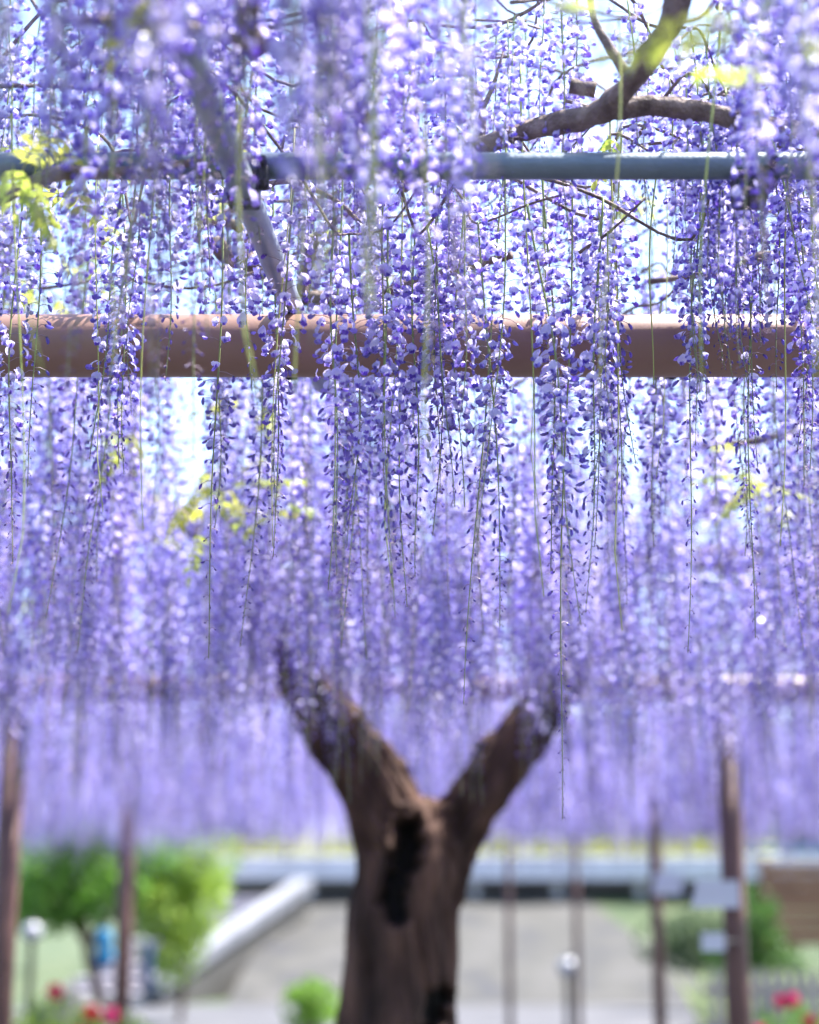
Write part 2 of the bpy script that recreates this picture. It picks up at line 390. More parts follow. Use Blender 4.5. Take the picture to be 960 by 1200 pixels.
for i, v in enumerate(me.vertices):
    p = v.co + TB; n_ = nrm[i]
    ang = math.atan2(n_.y, n_.x)
    # ropy bark: long vertical folds that twist, plus lumps
    f = noise.noise(Vector((math.cos(ang + p.z * .8) * 2.3, math.sin(ang + p.z * .8) * 2.3, p.z * 1.1)))
    f2 = noise.noise(Vector((p.x * 22, p.y * 22, p.z * 5))); f3 = noise.noise(p * 6)
    rid = 1 - abs(noise.noise(Vector((math.cos(ang + p.z * 1.3) * 4.2, math.sin(ang + p.z * 1.3) * 4.2, p.z * .9 + 7)))) * 2.2
    d = .030 * f + .014 * f2 + .018 * f3 + .022 * rid - .012
    # pixel of this vertex in the photo, to cut the rotten hollows on the near face
    r_ = p - CAM; dep = r_.y * cp + r_.z * sp
    u = 480 + FPX * r_.x / dep; vv = 600 - FPX * (r_.z * cp - r_.y * sp) / dep
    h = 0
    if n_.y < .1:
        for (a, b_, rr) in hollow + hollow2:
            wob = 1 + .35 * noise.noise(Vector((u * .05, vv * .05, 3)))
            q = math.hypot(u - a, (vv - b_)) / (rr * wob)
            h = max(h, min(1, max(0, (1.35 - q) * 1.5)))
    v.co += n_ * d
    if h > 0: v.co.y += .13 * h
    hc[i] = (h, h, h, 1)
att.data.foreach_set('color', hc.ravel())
me.polygons.foreach_set('use_smooth', [True] * len(me.polygons))
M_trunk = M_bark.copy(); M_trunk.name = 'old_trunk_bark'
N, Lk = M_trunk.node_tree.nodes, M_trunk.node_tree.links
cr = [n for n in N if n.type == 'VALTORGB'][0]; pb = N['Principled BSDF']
ha = N.new('ShaderNodeAttribute'); ha.attribute_name = 'hollow'; mx = N.new('ShaderNodeMixRGB'); mx.inputs[2].default_value = (.006, .005, .005, 1)  # hollows go near-black: rotten wood, with the recess shade put into the colour
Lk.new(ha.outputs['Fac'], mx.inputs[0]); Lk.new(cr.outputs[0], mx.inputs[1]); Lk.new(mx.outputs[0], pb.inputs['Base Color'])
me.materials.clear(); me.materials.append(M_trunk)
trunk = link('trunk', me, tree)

def branch(ctrl, parent, base, k=6, rough=.3, m=M_twig, name='branch', n=10):
    pr = spline(ctrl, k); b = MB()
    pts = []; 
    for i, p in enumerate(pr):
        q = Vector(p[:3]); j = .25 * p[3]
        q += Vector((noise.noise(q * 9), noise.noise(q * 9 + Vector((5, 0, 0))), noise.noise(q * 9 + Vector((0, 7, 0))))) * j * 2
        pts.append(q)
    b.tube(pts, [p[3] * (1 + .25 * noise.noise(Vector(p[:3]) * 14)) for p in pr], n, rough=rough, seed=rnd.random() * 9)
    return part(b, name, m, parent, base)

# main limbs running over the lattice and side branches
def wander(start, heading, length, r0, zlift, g, steps=7):
    x, y, z = start; out = [(x, y, z, r0)]; h = heading
    for i in range(1, steps + 1):
        h += g.uniform(-.45, .45); s = length / steps
        x += math.cos(h) * s; y += math.sin(h) * s; z += zlift / steps + g.uniform(-.05, .05)
        out.append((x, y, z, r0 * (1 - .8 * i / steps) + .004))
    return out
g = random.Random(3)
le, re_ = limbL[-1], limbR[-1]
for st_, hd, ln, r0 in [(le, 2.7, 3.2, .05), (le, 3.6, 2.6, .045), (le, 1.9, 4, .05), (re_, .3, 3.4, .048), (re_, 1.2, 4.5, .045), (re_, -.5, 2.4, .04), (le, -1.8, 1.8, .035), (re_, -1.2, 2.0, .035), (le, 1.2, 6, .04), (re_, 1.7, 7, .04)]:
    branch(wander(st_[:3], hd, ln, r0, g.uniform(-.1, .35), g), tree, TB)

# ------------------------------------------------------------------ overhead vine in the foreground
vine = empty('wisteria_vine', (.9, 2.4, 2.57))
VB = Vector((.9, 2.4, 2.57))
tag(vine, 'wisteria vine with a thick knotted branch arching over the grey cross pipe', 'vine')
vine_b = empty('wisteria_vine', (-.9, 2.4, 2.57)); WB = Vector((-.9, 2.4, 2.57))
tag(vine_b, 'wisteria vine with thin branches and a sawn stub around the slanting grey pipe', 'vine')
def owner(x): return (vine, VB) if x > -.03 else (vine_b, WB)
def bp(u, v, Y, r): p = at_y(u, v, Y); return (p.x, p.y, p.z, r)
hero = [
    [bp(470, 215, 2.75, .016), bp(535, 186, 2.7, .019), bp(575, 168, 2.62, .019), bp(620, 157, 2.58, .017), bp(670, 143, 2.52, .018), bp(705, 133, 2.48, .019), bp(735, 100, 2.42, .018), bp(765, 62, 2.36, .018), bp(792, 20, 2.3, .018), bp(806, -40, 2.25, .018)],
    [bp(705, 133, 2.48, .014), bp(760, 124, 2.5, .017), bp(815, 128, 2.5, .017), bp(880, 142, 2.52, .015), bp(960, 150, 2.6, .014)],
    [bp(733, 85, 2.42, .008), bp(712, 50, 2.42, .007), bp(695, 18, 2.42, .006), bp(688, -30, 2.42, .005)],
    [bp(560, 172, 2.66, .008), bp(566, 128, 2.66, .006), bp(548, 85, 2.66, .004)],
    [bp(566, 128, 2.66, .005), bp(580, 95, 2.66, .0035), bp(590, 60, 2.66, .002)],
    [bp(700, 105, 2.5, .012), bp(670, 100, 2.5, .010)],
    [bp(300, -30, 1.9, .016), bp(292, 20, 1.95, .016), bp(300, 60, 2.0, .012)],
    [bp(300, 310, 3.3, .020), bp(272, 302, 3.22, .020), bp(252, 286, 3.15, .018)],
    [bp(300, 310, 3.3, .014), bp(290, 280, 3.25, .011), bp(268, 262, 3.2, .010), bp(235, 258, 3.2, .008)],
    [bp(235, 258, 3.2, .006), bp(270, 247, 3.22, .006), bp(292, 248, 3.2, .005)],
    [bp(352, 350, 3.25, .013), bp(360, 310, 3.25, .012), bp(368, 282, 3.25, .010), bp(385, 262, 3.25, .008), bp(420, 245, 3.2, .006), bp(470, 235, 3.1, .005)],
    [bp(300, 310, 3.3, .015), bp(335, 345, 3.32, .015), bp(352, 350, 3.25, .014), bp(420, 352, 3.25, .012), bp(520, 320, 3.2, .010), bp(600, 300, 3.1, .008)],
    [bp(250, 226, 2.9, .006), bp(330, 212, 2.85, .006), bp(360, 218, 2.85, .005), bp(400, 240, 2.9, .004), bp(430, 270, 2.9, .003)],
    [bp(960, 300, 3.2, .010), bp(900, 300, 3.2, .010), bp(850, 318, 3.25, .008), bp(760, 330, 3.25, .006)],
    [bp(0, 235, 2.5, .010), bp(60, 205, 2.4, .010), bp(140, 200, 2.4, .008), bp(240, 190, 2.4, .006)],
    [bp(1000, 480, 4.4, .018), bp(930, 505, 4.4, .014), bp(850, 520, 4.45, .013), bp(800, 522, 4.5, .008)],
    [bp(440, 160, 2.3, .009), bp(400, 90, 2.1, .008), bp(330, 60, 2.0, .008), bp(200, 30, 1.9, .008), bp(80, 20, 1.8, .007)],
]
for h_ in hero: branch(h_, *owner(h_[0][0]))
# pale sawn end of the old stub
p = at_y(252, 286, 3.15); b = MB(); d_ = Vector((-.8, -.35, .35)).normalized()
b.tube([p, p + d_ * .004], [.017, .016], 12); part(b, 'sawn_end', noisy('cut_wood', (.45, .36, .28), (.62, .52, .42), 20, .8), vine_b, WB, False)

# ---------------- compound young leaves
def leaf_spray(seed):
    g = random.Random(seed); b = MB(); L = g.uniform(.13, .2); n = 6
    def sp_(t): return Vector((L * t, 0, -.05 * t * t + .03 * t))
    b.tube([sp_(i / 4) for i in range(5)], [.0011] * 5, 3, (.40, .42, .12))
    spots = [(.2 + .75 * i / n, s) for i in range(n) for s in (-1, 1)] + [(1, 0)]
    for t, s in spots:
        l = .048 * g.uniform(.75, 1.15) * (1 - .25 * abs(t - .5)); wd = l * .19; a = s * g.uniform(.75, 1.1); dr = g.uniform(-.9, -.15)
        c = mixc((.42, .50, .10), (.56, .56, .14), g.random()); c = mixc(c, (.32, .42, .08), g.random() * .4)
        d = Vector((math.cos(a), math.sin(a), dr)).normalized(); sd = d.cross(Vector((0, 0, 1))).normalized(); up = sd.cross(d)
        P = sp_(t); vs = [P]
        for q, wq in ((.3, 1), (.65, .85)):
            m_ = P + d * l * q + up * .004 * math.sin(q * 3)
            vs += [m_ - sd * wd * wq + up * .003, m_, m_ + sd * wd * wq + up * .003]
        vs.append(P + d * l - up * .006)
        b.add(vs, [(0, 2, 1), (0, 3, 2), (1, 2, 5, 4), (2, 3, 6, 5), (4, 5, 7), (5, 6, 7)], c)
    return b.mesh('leaf', M_leaf)
SPRAY = [leaf_spray(i) for i in range(6)]
def put_leaf(p, parent, base, g, s=1):
    o = link('leaf', SPRAY[g.randrange(6)], parent, Vector(p) - base)
    o.rotation_euler = (g.uniform(-.5, .5), g.uniform(-.2, 1.0), g.uniform(0, 6.28)); o.scale = (s,) * 3
g = random.Random(21)
# (u, v, distance, spread px, number): clusters of yellow-green young leaves seen in the photo
for u, v, Y, sd, n in [(325, 572, 4.05, 15, 9), (250, 590, 4.0, 14, 7), (255, 560, 4.0, 12, 4), (885, 565, 4.0, 12, 6), (870, 545, 4.0, 8, 2), (305, 475, 3.8, 7, 3), (150, 510, 3.9, 14, 4), (90, 175, 2.5, 25, 5), (30, 205, 2.2, 18, 4), (85, 320, 3.6, 35, 9), (50, 350, 3.6, 20, 5), (415, 292, 3.5, 12, 4), (505, 318, 3.6, 15, 4), (720, 155, 2.6, 8, 1), (740, 225, 3.6, 14, 4), (905, 60, 1.6, 12, 1), (895, 30, 1.6, 10, 1), (650, 5, 1.7, 8, 1), (30, 700, 5.6, 12, 3), (185, 625, 5, 10, 3), (105, 250, 2.9, 15, 3), (245, 170, 2.9, 8, 2), (275, 245, 3.3, 6, 2), (195, 5, 1.8, 8, 2), (797, 85, 1.9, 4, 1), (900, 590, 4.7, 10, 3)]:
    for _ in range(n):
        par, bs = owner((u - 480) * Y / FPX) if Y < 4.3 else (tree, TB)
        put_leaf(at_y(u + g.gauss(0, sd * .7), v + g.gauss(0, sd * .8), Y + g.uniform(-.12, .12)), par, bs, g, g.uniform(.5, .8))

# ---------------- bare hanging shoots, yellow-green, most of them out of focus
g = random.Random(44); tops = []
for u, v0, v1, Y, r in [(556, -60, 205, 1.75, .0045), (725, 20, 470, 2.2, .002), (440, -100, 380, 1.6, .003), (292, -80, 470, 2.0, .003), (145, -60, 430, 2.1, .002), (60, -80, 440, 1.9, .0025), (355, -40, 470, 2.2, .0028), (390, -100, 330, 1.7, .0032), (838, 0, 450, 2.3, .002), (944, -60, 450, 1.9, .003), (720, 130, 740, 2.75, .0018), (770, 180, 450, 2.8, .0018), (500, -60, 560, 2.1, .0025), (615, 60, 700, 2.7, .0018), (470, 160, 690, 2.75, .0018), (180, 100, 620, 2.6, .002), (340, 150, 640, 2.75, .0016), (20, 100, 720, 2.5, .002), (930, 160, 640, 2.75, .0018), (120, 160, 600, 2.8, .0016), (905, -60, 90, 1.5, .004), (775, 140, 560, 3.1, .0016), (640, 150, 600, 3.1, .0016)]:
    a = at_y(u, v0, Y); e = at_y(u + g.uniform(-25, 10), v1, Y); n = 14; ph = g.uniform(0, 6); hook = g.choice((0, 0, .02, -.02)); pts_ = []
    for i in range(n + 1):
        t = i / n; pts_.append(a + (e - a) * t + Vector((.008 * math.sin(5 * t + ph) + hook * max(0, t - .85) * 6, .008 * math.cos(4 * t + ph), 0)))
    b = MB(); b.tube(pts_, [r * (1 - .5 * i / n) for i in range(n + 1)], 6, mixc((.40, .46, .12), (.50, .52, .16), g.random()))
    part(b, 'shoot', M_stem, *owner(a.x)); tops.append(a)

# ------------------------------------------------------------------ racemes of the near vine
def tilt_euler(g, k=1.0): return (R(g.gauss(0, 2.0)) * k, R(g.gauss(1.6, 1.8)) * k, g.uniform(0, 6.28))
near_list = []
def hang(u, vtop, vtip, Y, g, tilt=None):
    """a raceme whose top shows at (u, vtop), long enough for its tip to show near vtip"""
    a = at_y(u, vtop, Y); bq = at_y(u, vtip, Y); L = a.z - bq.z
    i = min(range(len(NEAR)), key=lambda q: abs(NEAR[q][0] - L) + g.uniform(0, .09))
    s = max(.72, min(1.35, L / NEAR[i][0]))
    near_list.append((a, i, s, tilt or tilt_euler(g)))
g = random.Random(77)
def spread(n, urange, Yr, top, tip, wt=None):
    k = 0
    while k < n:
        u = g.uniform(*urange)
        if wt and g.random() > wt(u): continue
        hang(u, g.uniform(*top), g.uniform(*tip), g.uniform(*Yr), g); k += 1
# blurred ones close to the camera: thick at upper left, a band near the middle, thin to the right
spread(24, (-80, 400), (1.30, 1.75), (-700, -250), (40, 330))
spread(16, (-60, 400), (1.75, 2.4), (-300, -60), (150, 420))
spread(7, (130, 245), (1.9, 2.5), (-200, 40), (400, 560))
spread(6, (380, 545), (1.35, 1.8), (-500, -200), (120, 420))
spread(8, (390, 560), (1.9, 2.5), (-200, -20), (250, 560))
spread(7, (560, 1040), (1.35, 1.9), (-600, -250), (-20, 140))
spread(7, (850, 1030), (1.6, 2.4), (-300, -40), (200, 480))
# the sharp layer in front of the beam
spread(22, (385, 725), (2.68, 2.95), (150, 300), (460, 740))
spread(9, (760, 980), (2.70, 2.95), (130, 300), (420, 660))
spread(10, (-20, 390), (2.65, 2.95), (100, 290), (400, 680))
spread(12, (-20, 980), (2.45, 2.75), (-30, 120), (210, 350))
spread(9, (835, 960), (1.7, 2.45), (-200, 0), (180, 330))
spread(5, (730, 820), (3.15, 3.5), (280, 380), (560, 760))
# just behind the beam
spread(42, (-40, 1000), (3.05, 3.9), (0, 200), (320, 520))
spread(20, (480, 1000), (2.4, 2.8), (-60, 110), (190, 350))
spread(12, (-40, 420), (1.5, 2.2), (-400, -60), (80, 330))
spread(20, (280, 740), (4.4, 5.6), (590, 690), (800, 880))
spread(12, (285, 395), (4.4, 5.7), (590, 690), (790, 850))
spread(12, (635, 740), (4.4, 5.7), (590, 690), (790, 850))
spread(24, (-40, 420), (3.9, 4.7), (370, 450), (600, 760))
spread(12, (700, 1000), (3.9, 4.7), (370, 450), (600, 760))
spread(30, (-40, 1000), (3.05, 3.6), (20, 140), (300, 430))
spread(16, (-60, 420), (2.2, 2.7), (-120, 40), (200, 370))
spread(6, (400, 560), (2.3, 2.7), (-80, 60), (170, 300))
spread(10, (800, 940), (2.5, 2.95), (60, 180), (340, 480))
spread(24, (-40, 1000), (3.8, 4.6), (330, 420), (560, 760))
spread(42, (-40, 1000), (3.12, 3.7), (180, 350), (470, 780))
spread(62, (-60, 1020), (3.6, 4.5), (300, 460), (600, 860))
spread(36, (-60, 1020), (4.2, 5.0), (400, 560), (700, 900))
spread(5, (810, 890), (2.55, 2.9), (60, 160), (360, 480))
for a, i, s, eu in near_list:
    par, bs = owner(a.x); tops.append(a)
    o = link('raceme', NEAR[i][2], par, a - bs); o.rotation_euler = eu; o.scale = (s,) * 3
    st = link('florets', NEAR[i][1], o); st['kind'] = 'stuff'

# the sharpest ones, floret by floret
FM_O = [b_.mesh('floret', M_petal) for b_ in OPEN[0]]
FM_B = [[b_.mesh('bud', M_petal) for b_ in q] for q in (BUDS2[0], BUDS[0])]
def hero_raceme(u0, v0, u1, v1, Y, seed, n, op, spent):
    a = at_y(u0, v0, Y); e = at_y(u1, v1, Y); L = (e - a).length
    stem, plan = plan_raceme(L, seed, n, spent=spent, openness=op, bow=.012)
    st = MB(); stem_geo(st, stem, plan, L, 30, 0)
    tips = MB(); big = []
    for q in plan:
        if not q[5]: continue
        if q[5][0] == 'o' or q[5][1] >= 3: big.append(q)
        else: tips.merge(pick(q[5], 0), floret_matrix(q[2], q[3], q[4], q[5][2]))
    par, bs = owner(a.x); tops.append(a)
    o = link('raceme', st.mesh('raceme', M_stem, True), par, a - bs)
    o.rotation_euler = (e - a).normalized().to_track_quat('-Z', 'Y').to_euler()
    tips.build('tip_buds', M_petal, o)['kind'] = 'stuff'
    for t, p, e_, aa, tl, what, sh in big:
        f = link('floret' if what[0] == 'o' else 'bud', FM_O[what[1]] if what[0] == 'o' else FM_B[what[3]][what[1]], o)
        f.matrix_local = floret_matrix(e_, aa, tl, what[2])
for k, h_ in enumerate([(598, 170, 548, 826, 2.86, 66, .46, .05), (672, 170, 657, 960, 2.84, 84, .42, .0), (398, 180, 382, 692, 2.88, 58, .55, .1), (262, 190, 242, 772, 2.88, 62, .42, .18), (728, 150, 695, 640, 2.85, 62, .3, .5), (884, 170, 884, 748, 2.9, 58, .45, .2), (816, 170, 806, 765, 2.87, 60, .42, .2)]):
    hero_raceme(*h_[:5], 500 + k, *h_[5:])

# twigs that run through the tops of the racemes, so that each hangs from wood
g = random.Random(52); left_ = sorted(tops, key=lambda p: p.x)
while left_:
    run_ = [left_.pop(0)]
    while len(run_) < 7:
        q = run_[-1]; c_ = [p for p in left_ if .02 < p.x - q.x < .5 and abs(p.y - q.y) < .32 and abs(p.z - q.z) < .16]
        if not c_: break
        nx = min(c_, key=lambda p: (p - q).length); left_.remove(nx); run_.append(nx)
    a = run_[0]; pre = a + Vector((-g.uniform(.04, .12), g.uniform(-.1, .15), g.uniform(-.06, .08)))
    e = run_[-1] + Vector((g.uniform(.03, .08), g.uniform(-.1, .15), g.uniform(-.02, .1)))
    ctl = [pre] + run_ + [e]; n = len(ctl)
    branch([(*p, .0036 - .002 * i / n) for i, p in enumerate(ctl)], *owner(a.x), name='twig', k=5, n=6)

# ------------------------------------------------------------------ racemes of the tree: the nearest one by one, the rest as one mass
g = random.Random(9); pts = []
while len(pts) < 3300:
    Y = 4.6 + 15 * g.random() ** 1.35; X = g.uniform(-1, 1) * (.28 * Y + 1.0)
    top = min(3.25, 1.5 + .285 * Y); lo = 2.42
    z = lo + (top - lo) * g.random() ** (1.0 if Y < 9 else 1.6)
    L = max(.4, min(.95, z - g.uniform(1.74 if Y < 8 else 1.55, 2.2))) if g.random() < .75 else g.uniform(.4, .7)
    pts.append((Y, X, z, L))
for _ in range(1700):                                       # the far end of the trellis hangs thickest
    Y = g.uniform(8.5, 19.5); z = 2.42 + .6 * g.random() ** 1.6
    pts.append((Y, g.uniform(-1, 1) * (.27 * Y + .8), z, max(.45, min(.95, z - g.uniform(1.62, 2.15)))))
pts.sort()
single = 0; spare = []; firsts = {}
for Y, X, z, L in pts:
    i = min(range(6), key=lambda q: abs(FAR[q][0] - L) + g.uniform(0, .12)); s = max(.8, min(1.25, L / FAR[i][0]))
    if single < 290 and abs(X) < .26 * Y + .12:
        o = link('raceme', FAR[i][1], tree, Vector((X, Y, z)) - TB); o.rotation_euler = tilt_euler(g); o.scale = (s,) * 3
        firsts.setdefault(i, o); single += 1
    else: spare.append((X, Y, z, i, s, g.uniform(0, 6.28)))
# beside the picture, so that the canopy also shades from the right
for _ in range(130):
    Y = g.uniform(1.2, 4.6); X = g.choice((1, 1, -1)) * (.27 * Y + .35 + g.random() * 2.2); spare.append((X, Y, g.uniform(2.5, 2.9), g.randrange(6), 1.1, g.uniform(0, 6.28)))
me = bpy.data.meshes.new('raceme_mass'); me.from_pydata([tuple(Vector(q[:3]) - TB) for q in spare], [], [])
for nm, ty, ix in (('variant', 'INT', 3), ('size', 'FLOAT', 4), ('turn', 'FLOAT', 5)):
    a = me.attributes.new(nm, ty, 'POINT'); a.data.foreach_set('value', [q[ix] for q in spare])
mass = link('raceme_mass', me, tree); tag(mass, 'mass of lavender wisteria racemes hanging farther back', kind='stuff')
ng = bpy.data.node_groups.new('hang_racemes', 'GeometryNodeTree')
ng.interface.new_socket('Geometry', in_out='INPUT', socket_type='NodeSocketGeometry'); ng.interface.new_socket('Geometry', in_out='OUTPUT', socket_type='NodeSocketGeometry')
gi = ng.nodes.new('NodeGroupInput'); go = ng.nodes.new('NodeGroupOutput'); iop = ng.nodes.new('GeometryNodeInstanceOnPoints'); jn = ng.nodes.new('GeometryNodeJoinGeometry')
ois = []
for i in range(6):
    oi = ng.nodes.new('GeometryNodeObjectInfo'); oi.transform_space = 'ORIGINAL'; oi.inputs['Object'].default_value = firsts[i]
    gti = ng.nodes.new('GeometryNodeGeometryToInstance'); ng.links.new(oi.outputs['Geometry'], gti.inputs[0]); ois.append(gti)
for q in reversed(ois): ng.links.new(q.outputs[0], jn.inputs[0])
def named(nm, ty):
    q = ng.nodes.new('GeometryNodeInputNamedAttribute'); q.data_type = ty; q.inputs['Name'].default_value = nm; return q.outputs['Attribute']
cx = ng.nodes.new('ShaderNodeCombineXYZ'); ng.links.new(named('turn', 'FLOAT'), cx.inputs['Z'])
ng.links.new(gi.outputs[0], iop.inputs['Points']); ng.links.new(jn.outputs[0], iop.inputs['Instance']); iop.inputs['Pick Instance'].default_value = True
ng.links.new(named('variant', 'INT'), iop.inputs['Instance Index']); ng.links.new(named('size', 'FLOAT'), iop.inputs['Scale']); ng.links.new(cx.outputs[0], iop.inputs['Rotation'])
ng.links.new(iop.outputs[0], go.inputs[0])
md = mass.modifiers.new('racemes', 'NODES'); md.node_group = ng

# ------------------------------------------------------------------ garden behind the trellis
def foliage_mesh(name, lobes, n, size, cols, g, m=M_foliage):
    b = MB(); vol = [r[0] * r[1] * r[2] for c, r in lobes]; tot = sum(vol)
    for (c, r), v_ in zip(lobes, vol):
        for _ in range(int(n * v_ / tot)):
            d = Vector((g.gauss(0, 1), g.gauss(0, 1), g.gauss(0, 1))).normalized() * (g.random() ** .45)
            p = Vector((c[0] + d.x * r[0], c[1] + d.y * r[1], c[2] + d.z * r[2]))
            if noise.noise(p * (1.6 / max(.25, r[0]))) < -.22: continue
            s = size * g.uniform(.6, 1.3); a = Vector((g.gauss(0, 1), g.gauss(0, 1), g.gauss(0, .7))).normalized(); o_ = a.orthogonal().normalized()
            o_ = Quaternion(a, g.uniform(0, 6.28)) @ o_; w_ = a.cross(o_)
            cc = mixc(cols[0], cols[1], g.random())
            b.add([p - o_ * s, p - w_ * s * .45 + a * s * .1, p + o_ * s, p + w_ * s * .45 + a * s * .1], [(0, 1, 2, 3)], cc)
    return b.mesh(name, m)
def bush(name, label, cat, c, lobes, n, size, cols, seed, trunkpts=None, group=None):
    g = random.Random(seed); root = empty(name, (c[0], c[1], 0)); tag(root, label, cat, group)
    link('crown', foliage_mesh('crown', lobes, n, size, cols, g), root)
    b = MB()
    for pts_, r in (trunkpts or [([(0, 0, -.1), (.05, 0, .3), (.1, .03, lobes[0][0][2])], .04)]):
        pr = spline([(*p, r * (1 - .5 * i / len(pts_))) for i, p in enumerate(pts_)], 4)
        b.tube([p[:3] for p in pr], [p[3] for p in pr], 10, rough=.2)
    b.build('trunk', M_bark, root, True)
    return root
DG = ((.03, .085, .02), (.09, .19, .045)); LG = ((.17, .28, .04), (.34, .42, .08)); BG = ((.04, .075, .045), (.10, .15, .08))
c = at_y(105, 1050, 20)
bush('garden_tree', 'small round-headed green tree with leaning trunk behind the slim post', 'tree', (c.x, 20), [((-.15, 0, 1.75), (.85, .8, .62)), ((-.5, 0, 1.45), (.5, .5, .45)), ((.45, .1, 2.0), (.6, .6, .5)), ((.1, -.2, 2.25), (.6, .6, .4))], 5200, .07, ((.09, .22, .03), (.24, .42, .07)), 1,
     [([(.25, 0, -.1), (.12, 0, .5), (-.02, 0, 1.0), (-.15, .0, 1.7)], .075), ([(.0, 0, .95), (.3, .05, 1.4), (.5, .1, 1.9)], .045), ([(-.02, 0, 1.0), (-.35, .05, 1.4), (-.5, 0, 1.6)], .04)])
c = at_y(212, 1060, 21.5)
bush('garden_bush', 'sunlit yellow-green bush beside the stairs', 'bush', (c.x, 21.5), [((0, 0, 1.5), (.62, .6, .65)), ((.15, .1, 1.98), (.55, .5, .48)), ((-.55, .1, 1.75), (.5, .5, .5)), ((-.1, 0, .9), (.45, .5, .5))], 4400, .065, ((.20, .40, .05), (.38, .56, .12)), 2)
c = at_y(885, 1070, 21)
bush('garden_bush', 'dark green bush in front of the orange wooden boards', 'bush', (c.x, 21), [((0, 0, 1.1), (.35, .4, .55)), ((.15, .1, .6), (.5, .4, .4)), ((-.3, 0, .7), (.35, .35, .4))], 2400, .06, DG, 3)
c = at_y(800, 1090, 24)
bush('garden_bush', 'low dark bluish bush at the right end of the dry slope', 'bush', (c.x + .2, 24), [((0, 0, .9), (.9, .5, .42)), ((.8, 0, .8), (.6, .5, .4))], 2400, .07, BG, 4)
c = at_y(370, 1190, 20)
bush('garden_bush', 'small fresh green shrub at the foot of the wisteria trunk', 'bush', (c.x, 19), [((0, 0, .35), (.32, .3, .3))], 900, .05, ((.10, .22, .03), (.22, .36, .05)), 5)

def azalea(label, u, v, Y, lobes, seed, blooms):
    c = at_y(u, v, Y); g = random.Random(seed); root = empty('azalea_bush', (c.x, Y, 0)); tag(root, label, 'bush', None)
    link('crown', foliage_mesh('crown', lobes, 2600, .035, ((.05, .12, .02), (.20, .32, .05)), g), root)
    b = MB()
    for k in range(5):
        a = k * 1.3; b.tube([(0, 0, -.05), (.1 * math.cos(a), .1 * math.sin(a), .3), (.25 * math.cos(a), .25 * math.sin(a), .65)], [.018, .013, .008], 7)
    b.build('stem', M_bark, root, True)
    for (uu, vv, s, col) in blooms:
        p = at_y(uu, vv, Y - .38); b = MB()
        for layer, (np_, rr, zz) in enumerate(((6, 1, 0), (5, .75, .3), (4, .45, .5))):
            for k in range(np_):
                a = 2 * math.pi * (k + layer * .4) / np_; ca, sa = math.cos(a), math.sin(a)
                # petals open towards the camera side (-y) and up
                def V(r_, q, h): x = ca * r_ - sa * q; z = sa * r_ + ca * q; return (x * s, -h * s, z * s)
                b.add([V(0, 0, zz - .1), V(.5 * rr, -.36 * rr, zz), V(1.0 * rr, -.22 * rr, zz + .35), V(1.0 * rr, .22 * rr, zz + .35), V(.5 * rr, .36 * rr, zz)], [(0, 1, 4), (1, 2, 3, 4)], tuple(q * g.uniform(.8, 1.15) for q in col))
        for i, q in enumerate(b.v): b.v[i] = tuple(Vector(q) + p - Vector((c.x, Y, 0)))
        b.build('bloom', M_bloom, root)
RED = (.50, .035, .07); PINK = (.52, .045, .14)
azalea('low bush with coral red blooms below the small garden tree', 95, 1190, 12, [((-.2, 0, .62), (.36, .34, .26)), ((.18, 0, .5), (.4, .34, .24)), ((0, .1, .3), (.55, .4, .3))], 31, [(65, 1162, .06, RED), (108, 1187, .06, RED), (130, 1190, .065, PINK), (95, 1215, .06, RED), (40, 1225, .06, RED)])
azalea('low bush with magenta pink blooms near the brown post', 925, 1195, 11, [((0, 0, .62), (.42, .36, .22)), ((.2, 0, .5), (.4, .34, .22)), ((-.05, .1, .3), (.55, .4, .28))], 32, [(915, 1174, .045, PINK), (928, 1172, .05, PINK), (948, 1197, .045, RED), (890, 1210, .05, PINK)])

# slope, ledge, hedge
def slope(name, quad, m, nx=24, ny=10, amp=.05):
    b = MB(); vs = []
    for j in range(ny + 1):
        for i in range(nx + 1):
            s, t = i / nx, j / ny
            p = (Vector(quad[0]) * (1 - s) + Vector(quad[1]) * s) * (1 - t) + (Vector(quad[3]) * (1 - s) + Vector(quad[2]) * s) * t
            p.z += amp * noise.noise(p * .9) * min(1, 4 * t); vs.append(p)
    n = nx + 1
    b.add(vs, [(j * n + i, j * n + i + 1, j * n + n + i + 1, j * n + n + i) for j in range(ny) for i in range(nx)])
    o = b.build(name, m, None, True); o['kind'] = 'structure'
slope('slope', [(-2.6, 25.2, .01), (4.6, 25.2, .01), (3.0, 30.9, 1.55), (-2.2, 30.9, 1.55)], M_sand)
slope('slope_bank', [(4.6, 25.2, .008), (16, 25.2, .008), (16, 30.9, 1.45), (3.0, 30.9, 1.545)], M_grass)
lw = empty('terrace_ledge', (3, 31, 0)); tag(lw, 'long pale concrete ledge on short columns above the dry slope', 'ledge')
def lp(b, name, m): return part(b, name, m, lw, Vector((3, 31, 0)), False)
b = MB(); b.box((7, 31.6, 1.985), (21.4, 2.6, .41), bev=.02); lp(b, 'slab', M_conc)
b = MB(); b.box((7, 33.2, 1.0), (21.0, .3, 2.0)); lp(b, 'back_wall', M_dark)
for k in range(15):
    b = MB(); b.box((-3.2 + 1.45 * k, 30.75, 1.63), (.16, .16, .30), bev=.01); lp(b, 'column', M_conc)
hd = empty('hedge', (3, 31.4, 2.19)); tag(hd, 'clipped yellow-green hedge along the top of the concrete ledge', 'hedge')
g = random.Random(8)
link('foliage', foliage_mesh('foliage', [((-6.2 + .55 * k + g.uniform(-.1, .1), -.3, .12), (.42, .5, .26 + g.uniform(-.03, .06))) for k in range(18)], 9000, .06, ((.28, .36, .06), (.46, .50, .12)), g), hd)
b = MB()
